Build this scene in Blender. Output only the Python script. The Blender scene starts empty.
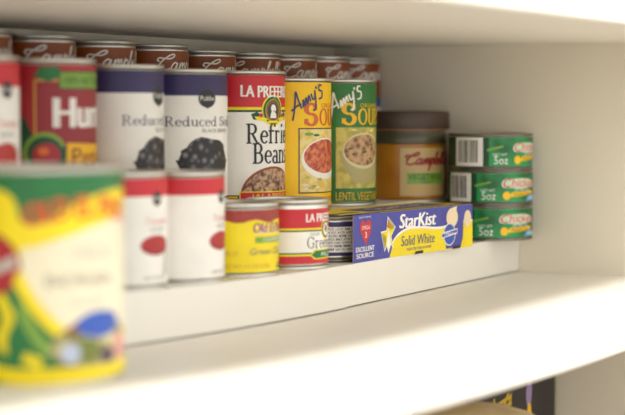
import bpy, bmesh, math, random
from mathutils import Vector, Matrix
random.seed(4)
C = bpy.context.scene.collection
S = bpy.context.scene
PI = math.pi
MM = 0.001
ZO = 1.5                      # eye height above the floor (m); every z below is mm relative to the eye

# ------------------------------------------------------------------ materials
def lin(h):
    if isinstance(h, str):
        h = h.lstrip('#'); h = [int(h[i:i+2], 16) for i in (0, 2, 4)]
    f = lambda c: (c/255/12.92) if c/255 <= .04045 else ((c/255+.055)/1.055)**2.4
    return (f(h[0]), f(h[1]), f(h[2]), 1)
MATS = {}
def mat(name, c1, c2=None, scale=40, rough=.45, metal=0, kind='noise', bump=0, lo=.35, hi=.65, spec=.5, stretch=None):
    if name in MATS: return MATS[name]
    m = bpy.data.materials.new(name); m.use_nodes = True
    nt = m.node_tree; b = nt.nodes['Principled BSDF']
    b.inputs['Roughness'].default_value = rough; b.inputs['Metallic'].default_value = metal
    b.inputs['Specular IOR Level'].default_value = spec
    a = lin(c1); z = lin(c2) if c2 else tuple(x*.94 for x in a[:3])+(1,)
    tc = nt.nodes.new('ShaderNodeTexCoord')
    src = tc.outputs['Object']
    if stretch:
        mp = nt.nodes.new('ShaderNodeMapping'); mp.inputs['Scale'].default_value = stretch
        nt.links.new(src, mp.inputs['Vector']); src = mp.outputs['Vector']
    if kind == 'voronoi':
        t = nt.nodes.new('ShaderNodeTexVoronoi'); t.inputs['Scale'].default_value = scale; out = t.outputs['Distance']
    else:
        t = nt.nodes.new('ShaderNodeTexNoise'); t.inputs['Scale'].default_value = scale; t.inputs['Detail'].default_value = 4
        out = t.outputs['Fac']
    nt.links.new(src, t.inputs['Vector'])
    r = nt.nodes.new('ShaderNodeValToRGB')
    r.color_ramp.elements[0].position = lo; r.color_ramp.elements[0].color = a
    r.color_ramp.elements[1].position = hi; r.color_ramp.elements[1].color = z
    nt.links.new(out, r.inputs['Fac']); nt.links.new(r.outputs['Color'], b.inputs['Base Color'])
    if bump:
        bp = nt.nodes.new('ShaderNodeBump'); bp.inputs['Strength'].default_value = bump; bp.inputs['Distance'].default_value = .001
        nt.links.new(out, bp.inputs['Height']); nt.links.new(bp.outputs['Normal'], b.inputs['Normal'])
    MATS[name] = m; return m
WALL = mat('painted_wall', '#ebe3d1', '#e8dfcb', 6, .55, bump=.03)
SHELF = mat('painted_shelf', '#efebe2', '#ede8de', 5, .42, bump=.02)
RISER = mat('white_plastic', '#f2efe6', '#f0ece2', 8, .45)
STEEL = mat('tin_steel', '#dedcd6', '#d2cfc8', 60, .36, 1)
DSTEEL = mat('worn_steel', '#9a978f', '#86837b', 60, .33, 1)

# ------------------------------------------------------------------ scene objects
def tag(o, label=None, cat=None, group=None, kind=None):
    if label: o['label'] = label
    if cat: o['category'] = cat
    if group: o['group'] = group
    if kind: o['kind'] = kind
    return o
def empty(name, loc=(0, 0, 0), rz=0):
    o = bpy.data.objects.new(name, None); o.empty_display_size = .02
    C.objects.link(o); o.location = loc; o.rotation_euler = (0, 0, rz); return o
def link(name, me, parent=None):
    o = bpy.data.objects.new(name, me); C.objects.link(o)
    if parent: o.parent = parent
    return o
def mesh_obj(name, verts, faces, mats, idx=None, parent=None, smooth=False):
    me = bpy.data.meshes.new(name); me.from_pydata(verts, [], faces)
    for m in (mats if isinstance(mats, (list, tuple)) else [mats]): me.materials.append(m)
    if idx: me.polygons.foreach_set('material_index', idx)
    if smooth: me.polygons.foreach_set('use_smooth', [True]*len(me.polygons))
    me.update(); return link(name, me, parent)
def from_bm(name, bm, m, parent=None, smooth=False, angle=None):
    me = bpy.data.meshes.new(name); bmesh.ops.recalc_face_normals(bm, faces=bm.faces)
    if smooth:
        for f in bm.faces: f.smooth = True
        for e in bm.edges:
            if len(e.link_faces) == 2 and e.calc_face_angle(0) > .6: e.smooth = False
    bm.to_mesh(me); bm.free()
    for q in (m if isinstance(m, (list, tuple)) else [m]): me.materials.append(q)
    return link(name, me, parent)
def copy_tree(o, parent=None):
    c = o.copy(); C.objects.link(c)
    if parent: c.parent = parent
    for ch in list(o.children): copy_tree(ch, c)
    return c

# ------------------------------------------------------------------ printed artwork: flat shapes laid on a label or a panel
TXT = {}
def text_mesh(s):
    if s in TXT: return TXT[s]
    cu = bpy.data.curves.new('t', 'FONT'); cu.body = s; cu.resolution_u = 3; cu.size = 1
    ob = bpy.data.objects.new('t', cu); me = bpy.data.meshes.new_from_object(ob)
    v = [(p.co.x, p.co.y) for p in me.vertices]; f = [list(p.vertices) for p in me.polygons]
    bpy.data.objects.remove(ob); bpy.data.meshes.remove(me); bpy.data.curves.remove(cu)
    x0 = min(p[0] for p in v); x1 = max(p[0] for p in v); y0 = 0; y1 = .7
    TXT[s] = ([((x-x0)/(x1-x0)-.5, y/y1) for x, y in v], f); return TXT[s]
def spline(pts, n=7):
    out = []
    P = [pts[0]]+list(pts)+[pts[-1]]
    for i in range(1, len(P)-2):
        a, b, c, d = P[i-1:i+3]
        for k in range(n):
            t = k/n
            out.append(tuple(.5*((2*b[j])+(-a[j]+c[j])*t+(2*a[j]-5*b[j]+4*c[j]-d[j])*t*t+(-a[j]+3*b[j]-3*c[j]+d[j])*t**3) for j in range(len(b))))
    out.append(tuple(pts[-1])); return out
def ell(cx, cy, rx, ry, a0=0, a1=360, n=28):
    return [(cx+rx*math.cos(math.radians(a0+(a1-a0)*i/n)), cy+ry*math.sin(math.radians(a0+(a1-a0)*i/n))) for i in range(n+(0 if a1-a0 == 360 else 1))]
LY = .07                       # mm between printed layers
class Art:
    def __init__(s): s.items = []; s.k = 0
    def add(s, v, f, m, ly):
        s.k += 1; s.items.append((v, f, m, ly + (s.k % 9)*.07)); return s
    def poly(s, pts, m, ly=1):
        a = sum(pts[i][0]*pts[(i+1) % len(pts)][1]-pts[(i+1) % len(pts)][0]*pts[i][1] for i in range(len(pts)))
        if a < 0: pts = pts[::-1]
        return s.add(list(pts), [list(range(len(pts)))], m, ly)
    def rect(s, x0, y0, x1, y1, m, ly=1): return s.poly([(x0, y0), (x1, y0), (x1, y1), (x0, y1)], m, ly)
    def oval(s, cx, cy, rx, ry, m, ly=1, a0=0, a1=360): return s.poly(ell(cx, cy, rx, ry, a0, a1), m, ly)
    def strip(s, L, R, m, ly):
        n = len(L); v = list(L)+list(R)
        f = [[i, n+i, n+i+1, i+1] for i in range(n-1)]
        out = []
        for q in f:
            a = sum(v[q[i]][0]*v[q[(i+1) % 4]][1]-v[q[(i+1) % 4]][0]*v[q[i]][1] for i in range(4))
            out.append(q if a >= 0 else q[::-1])
        return s.add(v, out, m, ly)
    def ring(s, cx, cy, rx, ry, tx, ty, m, ly=1, a0=0, a1=360):
        n = 22
        A = [math.radians(a0+(a1-a0)*i/n) for i in range(n+1)]
        return s.strip([(cx+(rx-tx/2)*math.cos(a), cy+(ry-ty/2)*math.sin(a)) for a in A],
                       [(cx+(rx+tx/2)*math.cos(a), cy+(ry+ty/2)*math.sin(a)) for a in A], m, ly)
    def stroke(s, pts, w, m, ly=2, smooth=True, tf=None):
        p = spline(pts) if smooth and len(pts) > 2 else list(pts)
        if tf: p = [tf(q) for q in p]
        L = []; R = []
        for i in range(len(p)):
            a = p[max(0, i-1)]; b = p[min(len(p)-1, i+1)]
            dx, dy = b[0]-a[0], b[1]-a[1]; l = math.hypot(dx, dy) or 1
            nx, ny = -dy/l, dx/l
            L.append((p[i][0]+nx*w/2, p[i][1]+ny*w/2)); R.append((p[i][0]-nx*w/2, p[i][1]-ny*w/2))
        return s.strip(L, R, m, ly)
    def text(s, t, cx, y, w, h, m, ly=2, shear=0, arc=0, bold=0):
        v, f = text_mesh(t)
        for dx in ([0] if not bold else [-bold, bold]):
            s.add([(cx+x*w+shear*yy*h+dx, y+yy*h+arc*(1-(2*x)**2)) for x, yy in v], f, m, ly)
        return s
    # a small serif alphabet drawn from thick stems and hairlines
    def serif(s, t, cx, y, w, h, m, ly=2, caps=False, heavy=.13):
        T, n = heavy, .055+max(0, heavy-.115)*.6; xh = .66; x = 0; ops = []
        def V(px, y0, y1, tw=T): ops.append(('r', x+px-tw/2, y0, x+px+tw/2, y1))
        def H(x0, x1, yy, th=n): ops.append(('r', x+x0, yy-th/2, x+x1, yy+th/2))
        def sf(px, yy, q=.14): H(px-q, px+q, yy + (n/2 if yy < .3 else -n/2))
        def A(ax, ay, rx, ry, a0=0, a1=360): ops.append(('a', x+ax, ay, rx, ry, a0, a1))
        def Ln(x0, y0, x1, y1, tw=T): ops.append(('l', x+x0, y0, x+x1, y1, tw))
        for ch in t:
            if ch == 'R': V(.17, 0, 1); sf(.17, 0); H(.02, .36, .97); H(.17, .36, .5); A(.36, .735, .2, .235, -90, 90); Ln(.36, .5, .66, 0); sf(.68, 0, .1); ad = .82
            elif ch == 'B': V(.17, 0, 1); H(.02, .36, .03); H(.02, .34, .97); H(.17, .36, .52); A(.34, .745, .19, .225, -90, 90); A(.36, .275, .22, .245, -90, 90); ad = .72
            elif ch == 'P': V(.17, 0, 1); sf(.17, 0); H(.02, .36, .97); H(.17, .36, .47); A(.36, .72, .2, .25, -90, 90); ad = .68
            elif ch == 'G': A(.42, .5, .34, .47, 42, 318); V(.68, .08, .42); sf(.68, .45, .13); V(.68, .72, .95, n*1.5); ad = .86
            elif ch == 'O': A(.42, .5, .33, .47); ad = .86
            elif ch == 'U': V(.17, .28, 1); sf(.17, 1); A(.4, .3, .23, .28, 180, 360); V(.63, .28, 1, n*1.6); sf(.63, 1, .11); ad = .8
            elif ch == 'S': A(.3, .74, .2, .23, 40, 270); A(.31, .27, .22, .25, -150, 90); V(.49, .7, .95, n*1.5); V(.1, .06, .3, n*1.5); ad = .62
            elif ch == 'C': A(.42, .5, .34, .47, 40, 320); V(.68, .7, .96, n*1.5); ad = .78
            elif ch == 'e': A(.27, .33, .2, .3, 8, 318); H(.08, .47, .36); ad = .53
            elif ch == 'c': A(.27, .33, .2, .3, 45, 318); ad = .5
            elif ch == 'o': A(.28, .33, .21, .3); ad = .58
            elif ch == 'f': V(.17, 0, .78); sf(.17, 0); A(.36, .78, .19, .21, 50, 180); ops.append(('o', x+.5, .9, .08)); H(.02, .42, .63, n*1.3); ad = .47
            elif ch == 'r': V(.15, 0, xh); sf(.15, 0); H(.02, .15, xh-n/2); A(.31, .44, .15, .19, 35, 150); ad = .54
            elif ch == 'i': V(.18, 0, xh); sf(.18, 0); ops.append(('o', x+.18, .9, .1)); ad = .38
            elif ch == 'l': V(.15, 0, 1); sf(.15, 0); H(.02, .15, 1-n/2); ad = .32
            elif ch == 'd': A(.26, .32, .19, .3); V(.47, 0, 1); H(.34, .47, 1-n/2); sf(.5, 0, .1); ad = .64
            elif ch == 'h': V(.15, 0, 1); sf(.15, 0); A(.33, .42, .19, .21, 0, 170); V(.52, 0, .42); sf(.52, 0); ad = .68
            elif ch == 'n': V(.15, 0, xh); sf(.15, 0); H(.02, .15, xh-n/2); A(.33, .42, .19, .21, 0, 170); V(.52, 0, .42); sf(.52, 0); ad = .68
            elif ch == 'm':
                V(.15, 0, xh); sf(.15, 0); A(.31, .42, .17, .21, 0, 170); V(.48, 0, .42); sf(.48, 0); A(.65, .42, .17, .21, 0, 170); V(.82, 0, .42); sf(.82, 0); ad = .98
            elif ch == 'u': V(.15, .2, xh); H(.02, .15, xh-n/2); A(.32, .22, .17, .2, 180, 360); V(.5, 0, xh); H(.37, .5, xh-n/2); sf(.53, 0, .1); ad = .66
            elif ch == 'a': V(.4, .04, .46); A(.25, .45, .15, .19, 0, 150); A(.24, .19, .17, .17, 40, 360); sf(.46, 0, .07); ad = .54
            elif ch == 's': A(.22, .48, .13, .155, 30, 270); A(.23, .18, .14, .16, -150, 90); ad = .44
            else: ad = .3
            x += ad
        k = w/x; X = lambda q: cx-w/2+q*k; Y = lambda q: y+q*h
        for o in ops:
            if o[0] == 'r': s.rect(X(o[1]), Y(o[2]), X(o[3]), Y(o[4]), m, ly)
            elif o[0] == 'a': s.ring(X(o[1]), Y(o[2]), o[3]*k, o[4]*h, T*k, n*h, m, ly, o[5], o[6])
            elif o[0] == 'o': s.oval(X(o[1]), Y(o[2]), o[3]*k, o[3]*h*.9, m, ly)
            elif o[0] == 'l':
                d = o[5]*k/2; s.poly([(X(o[1])-d, Y(o[2])), (X(o[1])+d, Y(o[2])), (X(o[3])+d, Y(o[4])), (X(o[3])-d, Y(o[4]))], m, ly)
        return s
    def build(s, name, parent, fmap, ustep=3.0):
        mats = []; V = []; F = []; I = []
        for v, f, m, ly in s.items:
            if m not in mats: mats.append(m)
            mi = mats.index(m)
            bm = bmesh.new(); bv = [bm.verts.new((p[0], p[1], 0)) for p in v]
            for q in f:
                try: bm.faces.new([bv[i] for i in q])
                except ValueError: pass
            if ustep:
                big = [q for q in bm.faces if len(q.verts) > 4]
                if big: bmesh.ops.triangulate(bm, faces=big)
                u0 = min(p[0] for p in v); u1 = max(p[0] for p in v)
                k = math.ceil(u0/ustep+1e-4)
                while k*ustep < u1-1e-4:
                    bmesh.ops.bisect_plane(bm, geom=bm.verts[:]+bm.edges[:]+bm.faces[:], plane_co=(k*ustep, 0, 0), plane_no=(1, 0, 0), dist=1e-5)
                    k += 1
            else:
                big = [q for q in bm.faces if len(q.verts) > 4]
                if big: bmesh.ops.triangulate(bm, faces=big)
            bm.verts.index_update(); o = len(V)
            V += [fmap(q.co.x, q.co.y, ly*LY) for q in bm.verts]
            for q in bm.faces: F.append([o+w.index for w in q.verts]); I.append(mi)
            bm.free()
        return mesh_obj(name, V, F, mats, I, parent, smooth=bool(ustep))
def wrap(r):
    def f(u, v, l): a = u/r; R = r+.15+l; return (R*math.sin(a)*MM, -R*math.cos(a)*MM, v*MM)
    return f

# hand-drawn scripts: strokes in units of the lower-case height
CAMP = [[(.35, 1.75), (.05, 2.0), (.25, 2.45), (1.0, 2.35), (1.75, 2.35), (2.25, 2.85), (2.05, 3.2), (1.45, 2.9), (.75, 2.0), (.4, 1.0), (.6, .2), (1.2, 0), (1.95, .45)],
        [(2.95, .8), (2.5, .98), (2.1, .5), (2.25, .03), (2.65, .2), (2.97, .95), (2.9, .3), (3.05, 0), (3.35, .35), (3.5, .98), (3.45, .02), (3.55, .5), (3.9, 1), (3.95, .6), (3.88, .02), (4.0, .5), (4.35, 1), (4.4, .5), (4.4, .05), (4.65, .3), (4.95, 1.2), (4.85, .2), (4.65, -1.1)],
        [(4.8, .2), (4.98, .75), (5.3, .95), (5.45, .5), (5.15, .02), (5.0, .2)],
        [(5.45, .2), (5.95, 1.4), (6.1, 2.5), (5.9, 2.55), (5.8, 1.5), (5.8, .2), (6.12, 0), (6.42, .45), (6.22, .95), (6.3, .5), (6.8, .6), (6.88, .95), (6.62, .85), (6.58, .3), (6.85, 0), (7.15, .25), (7.5, 1.6), (7.58, 2.5), (7.38, 2.4), (7.32, .8), (7.45, .03), (7.65, .25), (8.0, 1.6), (8.08, 2.5), (7.88, 2.4), (7.82, .8), (7.95, .03), (8.2, .2)],
        [(8.62, 2.4), (8.5, 1.9)], [(8.3, .2), (8.7, 1.05), (8.95, .5), (8.75, .03), (8.45, .12)]]
CAMP = [[(x, y*.62) if k == 0 else (x, y if y < 1 else 1+(y-1)*.62) for x, y in st] for k, st in enumerate(CAMP)]
def script(art, strokes, cx, y, unit, w, m, ly=2, shear=.25, width=9, rot=0, sx=1):
    c, s_ = math.cos(rot), math.sin(rot)
    def tf(p):
        a = ((p[0]-width/2)*sx+shear*p[1])*unit; b = p[1]*unit
        return (cx+a*c-b*s_, y+a*s_+b*c)
    for st in strokes: art.stroke(st, w, m, ly, True, tf)
AMY = [[(0, -.5), (.35, .2), (.8, 1.4), (1.1, 2.3), (1.2, 1.4), (1.35, .3)], [(.1, .55), (.8, .75), (1.45, .8)],
       [(1.6, .3), (1.8, 1.1), (1.85, .4), (2.2, 1.15), (2.25, .45), (2.6, 1.2), (2.7, .5)],
       [(2.95, 1.3), (3.05, .6), (3.4, .7), (3.55, 1.4), (3.45, .3), (3.15, -.6), (2.8, -.5)], [(3.85, 1.75), (3.78, 1.45)],
       [(4.75, 1.45), (4.35, 1.6), (4.2, 1.15), (4.65, .8), (4.5, .2), (3.95, .25)]]

# ------------------------------------------------------------------ cans
def lathe(name, prof, m, parent, n=56):
    V = []; F = []
    for r, z in prof:
        for i in range(n):
            a = 2*PI*i/n; V.append((r*math.cos(a)*MM, r*math.sin(a)*MM, z*MM))
    k = len(prof)
    for j in range(k-1):
        for i in range(n):
            F.append([j*n+i, j*n+(i+1) % n, (j+1)*n+(i+1) % n, (j+1)*n+i])
    F.append([(n-1-i) for i in range(n)]); F.append([(k-1)*n+i for i in range(n)])
    o = mesh_obj(name, V, F, m, None, parent, True)
    bm = bmesh.new(); bm.from_mesh(o.data); bmesh.ops.recalc_face_normals(bm, faces=bm.faces)
    for e in bm.edges:
        if len(e.link_faces) == 2 and e.calc_face_angle(0) > .55: e.smooth = False
    bm.to_mesh(o.data); bm.free(); return o
def seam_ring(name, r, z0, z1, m, parent, n=56):     # rolled rim: closed ring
    prof = [(r-2.0, z0+.2), (r+.3, z0), (r+1.0, z0+.5), (r+1.15, (z0+z1)/2), (r+1.0, z1-.5), (r+.3, z1), (r-.9, z1), (r-2.0, z1-.4)]
    V = []; F = []
    for a_, z in prof:
        for i in range(n):
            a = 2*PI*i/n; V.append((a_*math.cos(a)*MM, a_*math.sin(a)*MM, z*MM))
    k = len(prof)
    for j in range(k):
        for i in range(n):
            q = (j+1) % k; F.append([j*n+i, j*n+(i+1) % n, q*n+(i+1) % n, q*n+i])
    o = mesh_obj(name, V, F, m, None, parent, True)
    bm = bmesh.new(); bm.from_mesh(o.data); bmesh.ops.recalc_face_normals(bm, faces=bm.faces); bm.to_mesh(o.data); bm.free()
    return o
def make_can(name, r, h, art, rim=3.2, steel=None, rimmat=None):
    st = steel or STEEL; root = empty(name)
    lathe('can_body', [(r-4, 2.2), (r-2.2, 2.2), (r-1.6, 3), (r-1.2, rim), (r, rim+1.6), (r, h-rim-1.6), (r-1.2, h-rim), (r-1.6, h-3), (r-2.2, h-2.6), (r-3.5, h-2.6), (r-5, h-2.9), (r-9, h-2.9), (r-10, h-2.4)], st, root)
    seam_ring('bottom_rim', r-.6, 0, rim-.3, rimmat or st, root)
    seam_ring('top_rim', r-.6, h-rim+.3, h, rimmat or st, root)
    art.build('paper_label', root, wrap(r))
    return root
CAM = Vector((-1694.6, -685.3))
def rise(X):
    t = min(3., max(0., -X-350)/355)
    return 6.5*(t*t if t < 1.5 else 4.5-(3-t)**2)
def place(o, X, Y, Z, alpha):       # alpha: how far the label centre is turned to the right of the eye, degrees
    d = CAM-Vector((X, Y))
    o.location = (X*MM, Y*MM, ZO+(Z+rise(X))*MM); o.rotation_euler = (0, 0, math.atan2(d.y, d.x)+math.radians(alpha)+PI/2)
    return o

# ------------------------------------------------------------------ the setting
ZS = -169.6; FRONT = -240; BACK = 217; LEFT = -2300; T = 22
def slab(name, x0, x1, y0, y1, z0, z1, m, bend=False, bev=1.6, parent=None, nx=70):
    bm = bmesh.new()
    xs = [x0+(x1-x0)*i/nx for i in range(nx+1)]
    rings = []
    for x in xs:
        dz = rise(x) if bend else 0
        b = bev
        pr = [(y0, z0+b), (y0+b, z0), (y1, z0), (y1, z1), (y0+b, z1), (y0+b*.3, z1-b*.3), (y0, z1-b)]
        rings.append([bm.verts.new((x*MM, y*MM, ZO+(z+dz)*MM)) for y, z in pr])
    k = len(rings[0])
    for a, c in zip(rings, rings[1:]):
        for i in range(k): bm.faces.new([a[i], a[(i+1) % k], c[(i+1) % k], c[i]])
    bm.faces.new(rings[0]); bm.faces.new(rings[-1][::-1])
    return from_bm(name, bm, m, parent, smooth=True)
def box(bm, x0, x1, y0, y1, z0, z1, f=lambda p: p):
    v = [bm.verts.new(f((x, y, z))) for x in (x0, x1) for y in (y0, y1) for z in (z0, z1)]
    for q in ((0, 1, 3, 2), (4, 6, 7, 5), (0, 4, 5, 1), (2, 3, 7, 6), (0, 2, 6, 4), (1, 5, 7, 3)): bm.faces.new([v[i] for i in q])
W = lambda p: (p[0]*MM, p[1]*MM, ZO+p[2]*MM)
def wall(name, *a):
    bm = bmesh.new(); box(bm, *a, f=W); return tag(from_bm(name, bm, WALL), kind='structure')
wall('wall_back', LEFT-20, 20, BACK, BACK+20, -1500, 900)
wall('wall_right', 0, 20, -700, BACK, -1500, 900)
wall('wall_left', LEFT-20, LEFT, FRONT, BACK, -1500, 900)
FLOOR = mat('wood_floor', '#a98c68', '#94764f', 8, .4, stretch=(1, 12, 1))
bm = bmesh.new(); box(bm, -3500, 20, -3000, BACK+20, -1520, -1500, f=W); tag(from_bm('floor', bm, FLOOR), kind='structure')
tag(slab('pantry_shelf', LEFT, 0, FRONT, BACK, ZS-T, ZS, SHELF, True), 'long white shelf board carrying the stepped riser and all the cans', 'shelf')
tag(slab('pantry_shelf', LEFT, 0, FRONT, BACK, 62.4, 62.4+30, SHELF), 'white shelf board overhead, its underside above the brown cans', 'shelf')
tag(slab('pantry_shelf', LEFT, 0, FRONT+60, BACK, -520, -500, SHELF), 'white lower shelf board carrying the black box under the main shelf', 'shelf')

# stepped riser made of two sleeves, the left one sliding over the right one
root = empty('can_riser', W((-650, 0, ZS+rise(-650))))
def sleeve(name, x0, xj, tiers, y_off, y3):
    bm = bmesh.new(); zlow = ZS
    def fm(p): return (p[0]*MM-root.location.x, p[1]*MM-root.location.y, ZO+(p[2]+rise(p[0]))*MM-root.location.z)
    ys = [0, 69, 145.5]
    for t, z in enumerate(tiers):
        xe = xj[t]; a, b = (x0, xe) if x0 < xe else (xe, x0)
        y0 = ys[t]-y_off; y1 = ys[t+1]-y_off if t < 2 else y3
        n = max(2, int((b-a)/45))
        for i in range(n):
            xa = a+(b-a)*i/n; xb = a+(b-a)*(i+1)/n
            for (q0, q1, w0, w1) in ((y0, y0+2.5, zlow+(1.3 if t == 0 else .02), z), (y0+2.5, y1+(2.4 if t < 2 else 0), z-2.5, z)):
                v = [bm.verts.new(fm(p)) for p in ((xa, q0, w0), (xa, q1, w0), (xa, q1, w1), (xa, q0, w1), (xb, q0, w0), (xb, q1, w0), (xb, q1, w1), (xb, q0, w1))]
                fs = [(0, 1, 5, 4), (1, 2, 6, 5), (2, 3, 7, 6), (3, 0, 4, 7)]
                if i == 0: fs.append((0, 3, 2, 1))
                if i == n-1: fs.append((4, 5, 6, 7))
                for q in fs: bm.faces.new([v[k] for k in q])
        zlow = z-2.5
    # rear leg
    for i in range(12):
        xa = x0+(xj[2]-x0)*i/12; xb = x0+(xj[2]-x0)*(i+1)/12
        box(bm, min(xa, xb), max(xa, xb), y3-2.5, y3, ZS+.02, tiers[2]-2.5, f=fm)
    bmesh.ops.remove_doubles(bm, verts=bm.verts, dist=1e-6)
    return from_bm(name, bm, RISER, root)
TL = (-132.8, -84, -49.5); TR = (-133.2, -94, -52)
sleeve('outer_sleeve', -1300, (-388, -338, -338), TL, 2.6, 214)
sleeve('inner_sleeve', -1, (-430, -385, -385), TR, 0, 213)
tag(root, 'white three step can riser standing on the shelf against the back wall', 'riser')

# ------------------------------------------------------------------ colours of the print
K = lambda n, c, c2=None, **k: mat(n, c, c2, **k)
white = K('white_print', '#f8f5ee'); cream = K('cream_print', '#efe6c8'); black = K('black_print_and_slot', '#1b191b')
red = K('red_print', '#cf2230', '#c61c2a'); dred = K('dark_red_print', '#97161c'); yel = K('yellow_print', '#f7c400', '#f3bb00')
lem = K('lemon_print', '#f6e000', '#f2d800'); grn = K('green_print', '#1d7a3c', '#186c34'); dgrn = K('dark_green_print', '#11492b')
lgrn = K('leaf_green_print', '#7fa83a'); nav = K('navy_print', '#33285f', '#2d2356'); org = K('orange_print', '#e0702a')
ora = K('burnt_orange_print', '#d7682a'); brn = K('brown_print', '#964600', '#883e00', scale=90); grey = K('grey_print', '#7d7a78'); blu = K('blue_print', '#2f56b5')
pur = K('violet_blue_print', '#4347a6', '#3d409c'); pink = K('pink_print', '#e59a98'); gold = K('gold_print', '#d9a441'); sil = K('silver_print', '#c3bfb4')
beanpic = mat('bean_photo', '#857d80', '#0a080a', 165, .4, kind='voronoi', lo=.08, hi=.5)
refpic = mat('refried_photo', '#5d3422', '#d2ab86', 230, .5, lo=.38, hi=.62)
tompic = mat('tomato_soup_photo', '#a83018', '#dd7f50', 230, .4, lo=.38, hi=.62)
lenpic = mat('lentil_photo', '#5c3018', '#caa070', 170, .4, kind='voronoi', lo=.1, hi=.7)
pastapic = mat('straw_photo', '#e2c158', '#f0dd95', 120, .5, lo=.4, hi=.6)
olivepic = mat('olive_photo', '#a9a240', '#d8c868', 110, .5, lo=.4, hi=.6)

# tier and row lines (mm)
Y1, Y2, Y3 = 31, 107, 180
# ------------------------------------------------------------------ brown gravy cans along the back
def gravy():
    r, h = 33.5, 102; a = Art(); c = PI*r
    a.rect(-c, 4.5, c, 24, white, 0); a.rect(-c, 24, c, 27, gold, 0); a.rect(-c, 27, c, 96.3, brn, 0)
    a.rect(-c, 51, c, 60, blu, 1); a.rect(-c, 38, c, 51, white, 1)
    script(a, CAMP, 0, 79.5, 7, 1.35, white, 3)
    a.text('GRAVY', 0, 26+3, 34, 8, white, 3)
    a.rect(-66, 58, -57, 96, dgrn, 2); a.rect(-65, 84, -58, 90, lem, 3)
    for k in range(5): a.rect(-65, 61+k*4, -58, 63+k*4, white, 3)
    return make_can('gravy_can', r, h, a)
GX = [(-653, 48, 'brown can in the back row cut off by the left edge of the photo'),
      (-573, 39, 'brown can with white script peeking over the red tomato can'),
      (-489, 38, 'brown can with white script above the gap left of the first navy banded can'),
      (-409, 61, 'brown can above the two navy banded bean cans, small nutrition panel showing on its left'),
      (-329, 56, 'brown can behind the right navy banded bean can, next to the refried bean can'),
      (-247, 20, 'brown can directly behind the red topped refried bean can'),
      (-175, 52, 'brown can directly behind the yellow soup can'),
      (-105, 66, 'brown can behind the green soup can, second from the right wall'),
      (-34.5, 50, 'brown can at the right end of the back row, touching the side wall')]
g0 = gravy()
for i, (X, al, lb) in enumerate(GX):
    o = g0 if i == 0 else copy_tree(g0)
    place(o, X, Y3, (TL if X < -345 else TR)[2]+.03, al); tag(o, lb, 'can', 'brown gravy cans in the back row')

# ------------------------------------------------------------------ middle row
def publix(a, y, rx, ry):
    a.oval(0, y, rx, ry, black, 3); a.poly([(-rx*.75, y-ry*.5), (rx*.75, y-ry*.5), (0, y-ry*1.12)], black, 3)
    a.text('Publix', 0, y-ry*.2, rx*1.6, ry*.55, white, 5)
def black_beans():
    r, h = 38, 113; a = Art(); c = PI*r
    a.rect(-c, 4.5, c, 91.5, white, 0); a.rect(-c, 91.5, c, 108.5, nav, 0)
    publix(a, 89, 8.2, 7.2)
    a.serif('Reduced Sodium', 9, 67, 90, 7.8, nav, 3, heavy=.1)
    a.text('BLACK BEANS', 10, 62, 30, 3, grey, 3)
    pts = ell(0, 40, 24, 18)
    pts = [(x*(1+.05*math.sin(9*i)), y+1.2*math.sin(5*i)) for i, (x, y) in enumerate(pts)]
    a.poly(pts, beanpic, 2); a.poly([(-24, 40), (-27, 40), (-16, 18), (16, 18), (27, 40), (24, 40), (0, 30)], beanpic, 2)
    a.rect(-c, 8, c, 10, nav, 1); a.text('NET WT 15 OZ', 0, 11.5, 30, 3, grey, 3)
    return make_can('bean_can', r, h, a)
b0 = black_beans(); b1 = copy_tree(b0)
def tomato_art(r, h, big=False):
    a = Art(); c = PI*r; t = h-4.5
    a.rect(-c, 4.5, c, t-h*.15, white, 0); a.rect(-c, t-h*.15, c, t, red, 0)
    k = h/82
    publix(a, t-h*.17, 4.6*k**.5, 5*k**.5)
    a.text('Tomato', 0, h*.56, 24, 4.5*k, pink, 3, shear=.2); a.text('SAUCE', 0, h*.5, 14, 2.6*k, grey, 3)
    a.oval(-1, h*.38, 14, 7*k, dred, 2); a.oval(-2, h*.39, 12.3, 5.6*k, K('tomato_print', '#bb2a2a', '#a82020', scale=120), 3)
    a.poly([(8, h*.40), (13, h*.44), (14, h*.3), (12, h*.12), (7, h*.12), (9, h*.28)], sil, 2)
    a.text('NET WT 8 OZ', -2, h*.09, 20, 2.4, grey, 3)
    if big: a.rect(-c, 9, c, 22, red, 1)
    return a
lt = make_can('tomato_can', 38, 110, tomato_art(38, 110, True))
def hunts():
    r, h = 38, 113; a = Art(); c = PI*r
    a.rect(-c, 4.5, c, 108.5, K('brick_red_print', '#b32632', '#a4202c'), 0); hred = K('maroon_print', '#98202a')
    a.poly([(-62, 46), (-49, 46), (-48, 60), (-54, 72), (-62, 68)], dgrn, 2)
    a.rect(-46.5, 48, 48, 98, gold, 2); a.rect(-45, 40, 48, 96.5, hred, 3)
    a.poly([(-46, 100), (-36, 96), (-26, 101), (-29, 107), (-42, 107)], grn, 4)
    a.rect(-29, 91, 20, 104, dgrn, 4); a.rect(-28, 92, 19, 103, lgrn, 5); a.text('100% NATURAL', -4, 94.6, 42, 5.6, dgrn, 6)
    a.text("Hunt's", 1, 64, 66, 21.5, white, 6, bold=1.4)
    a.oval(-39, 45, 16, 15, dgrn, 4); a.ring(-39, 46, 14, 13, 3, 3, lgrn, 5, 20, 250); a.oval(-38, 44, 10, 9, MATS['brick_red_print'], 6); a.oval(-40, 47, 4, 3, org, 7)
    a.poly([(-25, 12), (46, 12), (46, 50), (-23, 53)], yel, 5); a.text('Petite', 3, 37, 44, 12.5, dred, 6); a.text('DICED', 8, 24, 40, 8, dred, 6)
    a.rect(-c, 4.5, c, 11, dgrn, 2)
    return make_can('tomato_can', r, h, a)
hu = hunts()
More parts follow.
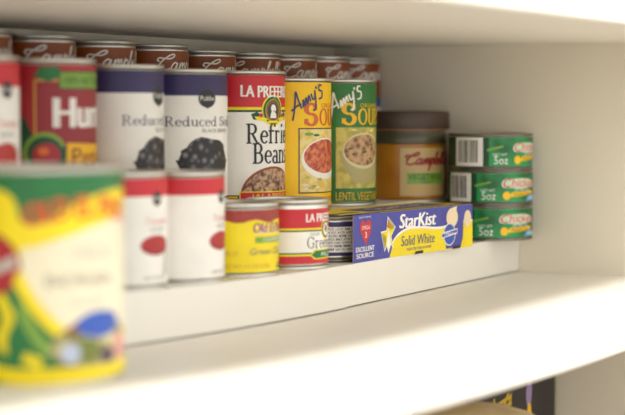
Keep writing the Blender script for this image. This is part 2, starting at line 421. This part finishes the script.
def refried():
    r, h = 38, 114; a = Art(); c = PI*r
    a.rect(-c, 4.2, c, 80, white, 0); a.rect(-c, 82.5, c, 110, red, 0)
    a.rect(-c, 80.6, c, 83, lem, 1); a.rect(-c, 78.8, c, 80.6, dgrn, 1)
    a.text('LA PREFERIDA', 1.5, 92, 64, 9.9, white, 4, bold=.45, arc=-.8)
    # round emblem with ribbons
    a.oval(0, 80, 12.5, 13.5, lem, 3); a.oval(0, 80, 11, 12, dgrn, 4); a.ring(0, 80, 8.6, 9.6, 1.4, 1.4, lgrn, 6); a.oval(0, 79, 7.8, 9, red, 5); a.oval(0, 79.5, 6.4, 7.4, dgrn, 6)
    a.poly([(-3.6, 73.6), (3.2, 73.6), (3.4, 77), (1.9, 78.6), (2.4, 80), (3.3, 81), (2.6, 83.6), (.4, 85.4), (-2.2, 84.8), (-3.2, 82), (-2.2, 79.4), (-3.4, 77)], white, 7); a.oval(.6, 79.6, 1, .5, red, 8)
    for sx in (-1, 1):
        a.poly([(sx*10, 71), (sx*20, 72.5), (sx*22, 77), (sx*17, 79), (sx*11, 76)], dgrn, 3)
        a.poly([(sx*9, 70.5), (sx*17, 72), (sx*19, 75), (sx*12, 75), (sx*6, 73)], lem, 5)
        a.oval(sx*13, 76, 1.8, 1.8, red, 6)
    a.rect(-6, 69.5, 6, 71.5, lem, 7)
    a.serif('Refried', 3.5, 52, 60, 17, black, 4, heavy=.145); a.serif('Beans', 1.5, 35, 45, 17.5, black, 4, heavy=.145)
    a.oval(0, 8, 31, 24.5, brn, 2, 0, 180); a.oval(0, 8, 29, 22.5, refpic, 3, 0, 180)
    a.poly([(-c, 4.2), (-29, 4.2), (-29, 6), (-c, 6)], red, 1); a.rect(-c, 6, -29, 7.2, lem, 1); a.rect(-c, 7.2, -29, 8.4, dgrn, 1)
    a.rect(29, 4.2, c, 6, red, 1); a.rect(29, 6, c, 7.2, lem, 1); a.rect(29, 7.2, c, 8.4, dgrn, 1)
    a.rect(-32, 4.2, 32, 11.5, lem, 4); a.rect(-31, 4.2, 31, 10.6, red, 5); a.text('JALAPEÑO', 0, 5, 44, 4.4, lem, 6)
    for sx in (-1, 1): a.poly([(sx*32, 4.2), (sx*35, 4.2), (sx*32, 9)], dgrn, 4)
    return make_can('bean_can', r, h, a)
rf = refried()
def amys(bg, ink, title, line, pic, picbg, frame, bowl, kind, ck):
    r, h = 38, 119; a = Art(); c = PI*r
    a.rect(-c, 4.4, c, 115, bg, 0)
    script(a, AMY, -14.5, 93, 7.7, 1.6, ink, 6, shear=.25, width=4.8, rot=.47, sx=1.0)
    a.text('ORGANIC', 14, 92.5, 30, 4, title, 4)
    a.serif('S', -12.5, 76.5, 15, 20, title, 4, heavy=.2); a.serif('OUPS', 17, 76.5, 41, 15.2, title, 4, heavy=.18)
    x0, x1 = -25, 27; y0, y1 = (16, 74.5) if frame else (17, 74)
    if frame: a.rect(x0, y0, x1, y1, frame, 1); a.rect(x0+1.2, y0+1.2, x1-1.2, y1-1.2, picbg, 2)
    else: a.rect(x0, y0, x1, y1, picbg, 1)
    by = 49 if frame else 52
    if frame: a.oval(5, by-2, 27.5, 18.5, bowl, 4); a.oval(5, by, 25, 15.2, pic, 5)
    else:
        a.poly([(-22, by), (-20, by-11), (-13, by-22), (-6, by-30), (19, by-30), (26, by-22), (26.9, by)], bowl, 3)
        a.oval(4, by, 22.9, 17, K('stoneware_rim_print', '#d8d0a0'), 4); a.oval(4, by+.8, 21.4, 14.6, pic, 5)
    if frame:
        for k in range(9):
            q = random.uniform(-20, -2); w = random.uniform(19, 31)
            a.poly(ell(q, w, 3.2, 1.3, n=10), olivepic if k % 2 else cream, 6)
        a.poly(ell(-15, 69, 4.5, 1.5, n=10), lgrn, 6); a.poly(ell(-7, 68, 3.5, 1.2, n=10), grn, 6)
        a.text(line, 4, 8, 50, 5, title, 4)
    else:
        for k in range(10):
            q = random.uniform(-20, 20); a.poly(ell(q, random.uniform(70, 72.5), 3.2, .9, n=10), pastapic if k % 2 else olivepic, 2)
        for k in range(6): a.poly(ell(random.uniform(-13, 18), by+random.uniform(-8, 8), 2, .9, n=8), dgrn, 6)
        a.serif('L', -22.3, 7.5, .1, .1, title, 4) if 0 else None
        a.text(line, 2, 6, 54, 7.6, title, 4)
    a.text('NET WT 14.5 OZ', -46, 12, 22, 2, ck, 4)
    return make_can('soup_can', r, h, a)
ayw = K('sun_yellow_print', '#ffd000', '#fdc800'); agn = K('forest_green_print', '#2a7a32', '#246e2c')
inkblue = K('ink_blue_print', '#3a4270')
ay = amys(ayw, inkblue, ora, 'CHUNKY TOMATO', tompic, pastapic, K('umber_print', '#5b4a2a'), white, 'y', org)
ag = amys(agn, white, yel, 'LENTIL VEGETABLE', lenpic, olivepic, None, K('stoneware_print', '#b6aa70'), 'g', yel)

T2 = lambda X: (TL if X < -345 else TR)[1]+.03
place(lt, -745, Y2, T2(-745), 50); tag(lt, 'white and red can at the left edge of the middle row', 'can')
place(hu, -655.5, Y2, T2(-655), 60); tag(hu, 'red can of tomatoes with big white lettering and a yellow corner', 'can')
place(b0, -566, Y2, T2(-566), 62); tag(b0, 'white and navy black bean can, left one of the pair, beside the red tomato can', 'can', 'navy banded black bean cans')
place(b1, -472, Y2, T2(-472), 34); tag(b1, 'white and navy black bean can, right one of the pair, beside the refried bean can', 'can', 'navy banded black bean cans')
place(rf, -376.5, Y2, T2(-376), 46); tag(rf, 'white refried bean can with a red top band and a bean picture', 'can')
place(ay, -291.5, Y2, T2(-291), 50); tag(ay, 'yellow soup can with a framed picture of red soup', 'can')
place(ag, -200, Y2, T2(-200), 37); tag(ag, 'green soup can with white script and a bowl of lentils', 'can')

# soup jar with a brown lid
jr = empty('soup_jar')
amber = mat('amber_soup', '#b9781c', '#a5650f', 30, .3); lidm = mat('brown_plastic_lid', '#4a372c', '#43312a', 40, .45); neck = mat('smoky_neck', '#55503c', '#474331', 40, .3)
R = 47
lathe('jar_body', [(R-6, 0), (R-3.6, .4), (R-2.2, 2), (R-1.8, 5), (R-1.6, 40), (R-2.2, 55.5), (R-3.6, 57)], amber, jr)
lathe('jar_neck', [(R-5, 56), (R-1.8, 56.2), (R-1.4, 58), (R-1.4, 64), (R-2.4, 66), (R-2.4, 71)], neck, jr)
lathe('rim_band', [(R-3, 69.6), (R-.6, 69.8), (R-.6, 71.4), (R-3, 71.6)], K('copper_band', '#a5683a'), jr)
V = []
lathe('lid', [(R-2, 71), (R+1, 71), (R+1.4, 71.8), (R+1.4, 86), (R+.6, 88.2), (R-1, 89), (R-4, 89), (R-5, 88.4)], lidm, jr)
a = Art()
tanp = K('tan_paper_print', '#c9ab72')
a.rect(-29, 4, 27, 52, tanp, 0)
script(a, CAMP, 1.5, 35.5, 6, 2.0, dred, 3)
a.rect(-22, 16, 22, 27, lgrn, 1); a.text('VEGETABLE', 0, 20.2, 42, 6, dgrn, 3); a.text('SOUP', 0, 16.5, 16, 3.2, grn, 3); a.text('NET WT 15.5 OZ', 0, 9, 40, 3.4, gold, 3)
a.build('paper_label', jr, wrap(R-1.5))
place(jr, -58, 106, TR[1]+.03, 34); tag(jr, 'amber soup jar with a wide dark brown lid beside the green soup can', 'jar')

# ------------------------------------------------------------------ stacked tuna cans by the wall
def tuna_stack():
    r, h = 42, 35.2; a = Art(); c = PI*r
    fg = K('tuna_green_print', '#229a54', '#11602f', scale=32, lo=.4, hi=.6)
    a.rect(-c, 3.2, c, 31.8, dgrn, 0); a.rect(-44, 3.2, 44, 31.8, fg, 1)
    a.rect(-82, 3.4, -50, 31.6, white, 2)
    x = -78
    while x < -55:
        w = random.choice((.6, .9, 1.4)); a.rect(x, 7, x+w, 29, black, 4); x += w+random.choice((.7, 1.0, 1.5))
    a.oval(3, 21.5, 21, 5.2, K('pale_green_print', '#bfe0b8'), 3); a.text('Chicken', 3, 17.2, 44, 9, white, 4, shear=.15, bold=.9, arc=.6); a.text('Chicken', 3, 17.5, 43, 8.6, red, 6, shear=.15, bold=.2, arc=.6); a.text('of the Sea', 6, 14, 22, 3, white, 5)
    a.poly([(-12, 8), (22, 10), (24, 14), (-8, 13)], yel, 3); a.text('ALBACORE', 6, 9.6, 26, 2.6, dgrn, 5); a.oval(-14, 9.5, 4, 4.2, yel, 4)
    a.poly([(10, 4), (40, 5), (42, 10.5), (14, 9)], K('sky_print', '#6fa7d8'), 4); a.text('in water', 26, 5.5, 20, 2.8, white, 5)
    a.text('5oz', -32, 5.5, 14, 8, white, 4); a.text('NET WT', -33, 13.5, 14, 2.6, white, 4)
    a.poly([(-46, 18), (-30, 22), (-30, 24), (-46, 20.5)], lgrn, 3)
    return make_can('tuna_can', r, h, a, rim=2.2, rimmat=DSTEEL)
t0 = tuna_stack()
for i, (al, lb) in enumerate(((38, 'green tuna can at the bottom of the stack of three'), (41, 'green tuna can in the middle of the stack of three'), (58, 'green tuna can on top of the stack of three'))):
    o = t0 if i == 0 else copy_tree(t0)
    place(o, -43.3, 14, TR[0]+.03+i*35.25, al); o.location.x += (0, .0004, -.0005)[i]
    tag(o, lb, 'can', 'green tuna cans stacked by the wall')

# ------------------------------------------------------------------ front row on the lowest step
ta = make_can('tomato_can', 33.5, 82, tomato_art(33.5, 82)); tb = copy_tree(ta)
T1 = lambda X: (TL if X < -395 else TR)[0]+.03
place(ta, -668.5, Y1, T1(-668), 50); tag(ta, 'small white and red tomato can half hidden by the large green can', 'can', 'small tomato sauce cans')
place(tb, -592, Y1, T1(-592), 66); tag(tb, 'small white and red tomato sauce can beside the yellow chile can', 'can', 'small tomato sauce cans')
def elpaso():
    r, h = 33.5, 57; a = Art(); c = PI*r
    a.rect(-c, 4, c, 52, lem, 0)
    n = 40
    a.strip([(-c+2*c*i/n, 43.2+1.3*math.sin(i*1.2)) for i in range(n+1)], [(-c+2*c*i/n, 52) for i in range(n+1)], K('brick_print', '#8d2a26', '#a5392c', scale=120), 1)
    a.text('Old El Paso', 2, 34.5, 40, 7.5, dred, 4, shear=.15, bold=.3); a.text('Old El Paso', 2.5, 33.8, 40, 7.5, white, 3, shear=.15, bold=.5)
    a.rect(-16, 26.5, 22, 31, lgrn, 3); a.text('CHOPPED', 3, 27.4, 24, 2.8, white, 4)
    a.text('Green Chiles', 0, 17.5, 42, 5.2, grey, 4, shear=.2); a.text('MILD', -36, 17, 12, 3.6, gold, 4)
    a.poly([(14, 6), (22, 7), (27, 13), (24, 19), (18, 14)], grn, 3); a.poly([(8, 6), (13, 6), (16, 10), (12, 11)], lgrn, 3)
    a.text('NET WT 4.5 OZ (127g)', -22, 7.5, 40, 3, gold, 4)
    return make_can('chile_can', r, h, a)
oe = elpaso(); place(oe, -511.5, Y1, T1(-511), 54); tag(oe, 'small yellow chile can with a dark red top band', 'can')
def lapref():
    r, h = 33.5, 57; a = Art(); c = PI*r
    a.rect(-c, 5, c, 49.5, white, 0); a.rect(-c, 34, c, 49.5, red, 1); a.rect(-c, 32.4, c, 34, lem, 1); a.rect(-c, 31.2, c, 32.4, dgrn, 1)
    a.rect(-c, 5, c, 11.5, red, 1); a.rect(-c, 11.5, c, 13, lem, 1); a.rect(-c, 13, c, 14.2, grn, 1)
    a.text('LA PREFERIDA', 0, 39, 46, 6.8, white, 4, bold=.3)
    a.oval(0, 32.5, 7, 8, lem, 3); a.oval(0, 32.5, 6, 7, dgrn, 4); a.oval(0, 32.5, 4.4, 5.4, white, 5); a.oval(0, 33, 2, 3, brn, 6)
    a.serif('Green', -8, 17.5, 29, 9.5, black, 4, heavy=.09); a.serif('Chiles', 21, 17.5, 27, 9.5, black, 4, heavy=.09); a.text('DICED', -14, 28, 10, 2, grey, 4)
    a.poly([(-20, 12), (-15, 8.5), (18, 8.5), (22, 12), (18, 16.5), (-15, 16.5)], lem, 3); a.poly([(-18.5, 12), (-14, 9.5), (17, 9.5), (20, 12), (17, 15.5), (-14, 15.5)], grn, 4)
    a.text('MILD', 0, 10.6, 14, 3.4, white, 5); a.serif('See', -55, 21, 10, 4, grey, 4)
    return make_can('chile_can', r, h, a)
lp = lapref(); place(lp, -429, Y1, T1(-429), 66); tag(lp, 'small white chile can with red bands between the yellow can and the tuna carton', 'can')

# can in the open end of the carton
r, h = 29.5, 38.6; a = Art(); c = PI*r
a.rect(-c, 5.5, c, 33, white, 0); a.rect(-c, 29.8, c, 34, nav, 1); a.rect(-c, 5, c, 8, nav, 1)
words = 'SKIPJACK CHUNK LIGHT TUNA IN WATER VEGETABLE BROTH SALT SOY KEEP COOL AFTER OPENING PRODUCT PACKED UNDER STRICT CARE'.split()
for k in range(7):
    x = -84
    while x < 70:
        t = random.choice(words); wd = len(t)*1.35; a.text(t, x+wd/2, 9.6+k*2.9, wd, 1.9, black, 3, bold=.12 if random.random() < .3 else 0); x += wd+1.3
tc_ = make_can('tuna_can', r, h, a, rim=2.4, rimmat=DSTEEL)
place(tc_, -344, 38, TR[0]+.65, 0); tag(tc_, 'silver can with fine print in the open end of the tuna carton', 'can')

# tuna carton: thin board panels, left end open with its flap swung out
PA = Vector((-316, 2.5)); PB = Vector((-147.5, -11.5)); L = (PB-PA).length; DX = (PB-PA)/L
ang = math.atan2(DX.y, DX.x); HB = 40.2; DB = 61; TB = .5
ca = empty('tuna_carton', W((PA.x, PA.y, TR[0]+.03)), ang)
board = K('carton_board', '#b9ac92')
def panel(name, verts8_box):
    bm = bmesh.new(); box(bm, *verts8_box, f=lambda p: (p[0]*MM, p[1]*MM, p[2]*MM)); return bm
def flat_part(name, bx, art, fmap):
    """one cardboard panel: the board and the print on its outer face, one mesh"""
    x0, x1, y0, y1, z0, z1 = bx
    o = art.build(name, ca, fmap, ustep=None)
    me = o.data; bm = bmesh.new(); bm.from_mesh(me); n = len(me.materials); me.materials.append(board)
    k = len(bm.faces); box(bm, x0, x1, y0, y1, z0, z1, f=lambda p: (p[0]*MM, p[1]*MM, p[2]*MM)); bm.faces.ensure_lookup_table()
    for f in bm.faces[k:]: f.material_index = n
    bmesh.ops.recalc_face_normals(bm, faces=bm.faces[k:])
    bm.to_mesh(me); bm.free(); return o
a = Art(); cy = lem
a.rect(0, 0, L, HB, cy, 0)
wave = [(0, 1), (14, 5), (30, 16), (50, 21), (75, 20.5), (100, 18.5), (120, 19), (140, 22), (169, 22)]
wv = spline(wave, 6)
a.poly([(x, min(y+1.8, HB)) for x, y in wv]+[(L, HB), (0, HB)], white, 1)
a.poly([(x, min(y+4, HB)) for x, y in wv]+[(L, HB), (0, HB)], pur, 2)
# plain yellow star with orange tips
st = [(14+(13.5 if i % 2 == 0 else 5)*math.cos(PI/2+.1+i*PI/5), 20+(17 if i % 2 == 0 else 6)*math.sin(PI/2+.1+i*PI/5)) for i in range(10)]
a.poly([(0, 0), (16, 0), (20, 8), (20, 34), (8, 40), (0, 40)], pur, 3)
a.poly(st, white, 4); a.poly([(14+(x-14)*.82, 20+(y-20)*.82) for x, y in st], lem, 5); a.poly([(10, 12), (14, 4), (18, 12), (14, 26)], white, 6); a.poly([(11, 27), (16, 26), (14, 34)], org, 6)
a.text('StarKist', 65, 24.8, 64, 12.6, white, 5, shear=.18, bold=.9)
a.text('Solid White', 66, 8.6, 60, 9.2, K('slate_print', '#4f5a86'), 5, shear=.1); a.text('ALBACORE TUNA IN WATER', 68, 4, 44, 2.6, K('slate_print', '#4f5a86'), 5)
a.poly([(118, 1), (146, 1), (150, 10), (152, 40), (130, 40), (116, 20)], pur, 3)
a.poly(ell(129, 29.5, 11, 9), K('tuna_cream_print', '#efdcb6'), 5); a.poly([(127, 38), (138, 40), (136, 30)], K('tuna_cream_print', '#efdcb6'), 5)
a.oval(124, 14, 11.5, 10.5, white, 4); a.oval(124, 14, 10.5, 9.5, blu, 5); a.poly([(109, 11), (139, 14), (139, 19), (109, 16)], white, 6); a.poly([(110, 12), (138, 15), (138, 18), (110, 15)], blu, 7); a.text('OMEGA 3', 124, 13.6, 20, 2.4, white, 8)
a.poly([(150, 0), (L, 0), (L, 22), (152, 20)], lem, 4); a.oval(159, 27, 7, 8, K('tuna_cream_print', '#efdcb6'), 5)
for x in (59, 129): a.poly([(x, 0), (x+15, 0), (x+16, 2.6), (x+3, 2.6)], black, 9)  # slot openings: their shaded inside painted as black shapes, not cut
flat_part('front_panel', (0, L, 0, TB, 0, HB), a, lambda u, v, l: (u*MM, (-.04-l)*MM, v*MM))
a = Art(); a.rect(0, 0, L, DB, lem, 0); a.rect(0, 4, L, 9, pur, 1); a.rect(10, 16, 150, 48, pur, 1); a.text('StarKist', 80, 24, 90, 18, white, 3, shear=.15)
flat_part('top_panel', (0, L, TB, DB, HB-TB, HB), a, lambda u, v, l: (u*MM, v*MM, (HB+.04+l)*MM))
for nm, bx in (('back_panel', (0, L, DB-TB, DB, TB, HB-TB)), ('bottom_panel', (0, L, TB, DB, 0, TB))):
    from_bm(nm, panel(nm, bx), [board], ca)
from_bm('end_panel', panel('e', (L-TB, L, TB, DB-TB, TB, HB-TB)), [pur], ca)
# end flap: swung open in line with the front
fl = Art(); FW = 53
fl.rect(-FW, 0, 0, HB+.6, pur, 0)
hp = []
for i in range(36):
    t = 2*PI*i/36; hp.append((-29+11.2*math.sin(t)**3, 26.5+.78*(13*math.cos(t)-5*math.cos(2*t)-2*math.cos(3*t)-math.cos(4*t))))
fl.poly(hp, red, 2); fl.text('OMEGA', -29, 27.5, 16, 3.4, white, 4); fl.text('3', -29, 20.5, 4, 5, white, 4)
fl.text('EXCELLENT', -30, 9, 36, 4.2, white, 3, bold=.25); fl.text('SOURCE', -30, 3.4, 34, 4.2, white, 3, bold=.25); fl.text('NATURAL', -30, 37.5, 24, 1.6, white, 3)
o = flat_part('end_flap', (-FW, 0, 0, TB, 0, HB+.6), fl, lambda u, v, l: (u*MM, (-.04-l)*MM, v*MM))
o.rotation_euler = (0, 0, math.radians(6)); o.location = (-.0001, -.0002, 0)
# top flap, still lying over the can
tf = Art(); tf.rect(-46, 12, 0, DB, lem, 0); tf.rect(-46, 18, 0, 28, grey, 1)
flat_part('top_flap', (-46, 0, 12, DB, HB-TB, HB), tf, lambda u, v, l: (u*MM, v*MM, (HB+.04+l)*MM))
tag(ca, 'violet and yellow tuna carton lying on the front edge, end flap swung open', 'carton')

# ------------------------------------------------------------------ big can in front of the riser
def bigcan():
    r, h = 51.5, 121; a = Art(); c = PI*r
    a.rect(-c, 3, c, 117.5, grn, 0)
    # label coordinates: u = 0 faces the eye
    a.poly(spline([(-18, 98), (-10, 93), (0, 90), (18, 100), (42, 107), (70, 107), (70, 90), (42, 89), (18, 83), (2, 77), (-8, 73)], 5), lem, 2)
    a.text('OLD EL PASO', 30, 88.5, 74, 12.5, K('tomato_orange_print', '#e0521a'), 4, arc=5, bold=.8)
    a.poly(spline([(-32, 104), (-24, 110), (-13, 105), (-9, 90), (-8, 74), (-14, 64), (-24, 80)], 6)+[(-32, 102)], lem, 3)
    a.poly(spline([(-2, 78), (18, 84), (42, 90), (72, 90), (72, 22), (40, 22), (14, 34), (-4, 52), (-12, 66), (-8, 78)], 5), cream, 3)
    a.oval(-36, 68, 27, 21, dred, 4); a.oval(-36, 68, 25.5, 19.5, K('brick_red_print', '#b32632', '#a4202c'), 5); a.poly([(-58, 53), (-55, 49), (-11, 68), (-12, 74)], sil, 6)
    a.stroke([(-12, 64), (-2, 46), (14, 30), (34, 24), (72, 26)], 7, lem, 5)
    a.stroke([(-36, 48), (-30, 38), (-36, 22), (-22, 9), (10, 7), (72, 9)], 9, lem, 5)
    a.stroke([(-24, 56), (-16, 40), (-20, 26), (-8, 18), (2, 14)], 6, lem, 5)
    a.stroke([(-10, 46), (-2, 30), (6, 20)], 6, lgrn, 4); a.oval(-12, 25, 5, 11, grn, 6)
    a.poly(ell(36, 22, 30, 15), K('dish_photo', '#77702c', '#d9cf9a', scale=90, lo=.4, hi=.6), 6)
    a.poly(ell(38, 34, 17, 7.5), blu, 7); a.oval(18, 19, 6, 5.5, K('pale_blue_print', '#b9c4dd'), 7); a.oval(44, 16, 6, 5, K('plum_print', '#4d3550'), 7); a.oval(58, 20, 7, 8, pink, 7); a.oval(29, 20, 8, 7, K('moss_print', '#6f7a2c'), 7)
    a.poly([(12, 30), (30, 33), (22, 37)], brn, 7)
    a.rect(2, 6, 75, 11, lem, 8)
    a.text('MILD', 34, 71, 26, 6, sil, 5); a.text('ENCHILADA', 26, 56, 44, 7, grey, 5); a.text('SAUCE', 30, 44, 24, 6, sil, 5)
    return make_can('sauce_can', r, h, a)
bc = bigcan(); place(bc, -886, -60, ZS+.03, 3); tag(bc, 'large green and yellow can standing on the shelf in front of the riser', 'can')

# ------------------------------------------------------------------ on the shelf below
bk = mat('black_carton', '#1b171b', '#231d23', 20, .45)
bx = empty('black_box', W((-8, -44, -500)), 0)
bm = bmesh.new(); box(bm, -215*MM, 0, 0, 60*MM, 0, 268*MM)
bmesh.ops.bevel(bm, geom=bm.edges[:], offset=.0012, segments=2, affect='EDGES'); from_bm('carton', bm, bk, bx)
a = Art(); lilac = K('lilac_print', '#9b86b5'); mus = K('mustard_print', '#c8a81c')
def bmap(u, v, l): return (u*MM, (-.05-l)*MM, v*MM)
a.rect(-4, 2, -.8, 266, K('olive_edge_print', '#6f7a24'), 0)
a.poly(spline([(-74, 232), (-81, 222), (-79, 209), (-73, 203), (-68, 210), (-66, 223), (-70, 232)], 5), lilac, 1); a.poly(spline([(-75, 210), (-78, 200), (-73, 191), (-67, 196), (-69, 208)], 5), yel, 2); a.stroke([(-81, 192), (-79, 150), (-84, 90)], 4, grn, 1); a.stroke([(-74, 200), (-66, 178), (-60, 150)], 3, sil, 1)
for k in range(3): a.poly([(-150, 203+k*7), (-118, 207+k*7), (-118, 211+k*7), (-150, 207+k*7)], mus, 1)
a.poly([(-150, 203), (-145, 203), (-124, 227), (-129, 227)], mus, 2); a.poly([(-138, 203), (-133, 203), (-118, 221), (-118, 227)], mus, 2)
a.rect(-163, 200, -159, 226, mus, 1)
a.build('printed_front', bx, bmap, ustep=None)
tag(bx, 'black box with yellow marks and a purple iris under the main shelf', 'box')
tan = mat('straw_tan', '#c5ad82', '#a98f66', 60, .6, bump=.2, stretch=(1, 1, 6)); tan2 = mat('pale_straw', '#d3bf98', '#c0a97e', 40, .6)
bt = empty('tan_canister', W((-432, -140, -500)))
lathe('canister_body', [(62, 0), (70, 2), (74, 20), (75, 175), (72, 210), (69, 218)], tan, bt)
lathe('domed_lid', [(74, 216), (76, 219), (76, 229), (73, 237), (62, 249), (44, 260), (24, 266), (9, 268), (2, 268.5)], tan2, bt)
tag(bt, 'round tan canister with a domed lid under the main shelf', 'canister')

# ------------------------------------------------------------------ light: room daylight plus the ceiling lamp
w = bpy.data.worlds.new('World'); S.world = w; w.use_nodes = True
bg = w.node_tree.nodes['Background']; 
wn = w.node_tree; wt = wn.nodes.new('ShaderNodeTexCoord'); ws = wn.nodes.new('ShaderNodeSeparateXYZ'); wr = wn.nodes.new('ShaderNodeValToRGB'); wm = wn.nodes.new('ShaderNodeMath')
wn.links.new(wt.outputs['Generated'], ws.inputs[0]); wm.operation = 'MULTIPLY_ADD'; wm.inputs[1].default_value = .5; wm.inputs[2].default_value = .5
wn.links.new(ws.outputs['Z'], wm.inputs[0]); wn.links.new(wm.outputs[0], wr.inputs['Fac'])
wc = wr.color_ramp; wc.elements[0].position = .32; wc.elements[0].color = (.25, .246, .24, 1)
wc.elements[1].position = .85; wc.elements[1].color = (.55, .545, .53, 1)
for p_ in (.48, .62):
    e_ = wc.elements.new(p_); e_.color = (1, .985, .95, 1)
wn.links.new(wr.outputs['Color'], bg.inputs['Color']); bg.inputs['Strength'].default_value = 1.5
ld = bpy.data.lights.new('ceiling_lamp', 'AREA'); ld.shape = 'DISK'; ld.size = .2; ld.energy = 24; ld.color = (1, .985, .96)
lo = bpy.data.objects.new('ceiling_lamp', ld); C.objects.link(lo)
lo.location = (-.75, -.86, ZO-.17+1.5)
lo.rotation_euler = (Vector((-.5, -.05, ZO-.15))-lo.location).to_track_quat('-Z', 'Y').to_euler()

# ------------------------------------------------------------------ camera
cd = bpy.data.cameras.new('camera'); co = bpy.data.objects.new('camera', cd); C.objects.link(co)
FPX = 1771; th = math.radians(28.7); pit = math.atan((207.5-106)/FPX)
cd.sensor_width = 36; cd.lens = FPX*36/625; cd.clip_start = .05
co.location = (CAM.x*MM, CAM.y*MM, ZO); co.rotation_euler = (PI/2-pit, 0, th-PI/2)
cd.dof.use_dof = True; cd.dof.focus_distance = 1.56; cd.dof.aperture_fstop = 102/21
S.camera = co
S.view_settings.view_transform = 'Standard'; S.view_settings.look = 'None'; S.view_settings.exposure = .32; S.view_settings.gamma = 1; S.view_settings.use_curve_mapping = False
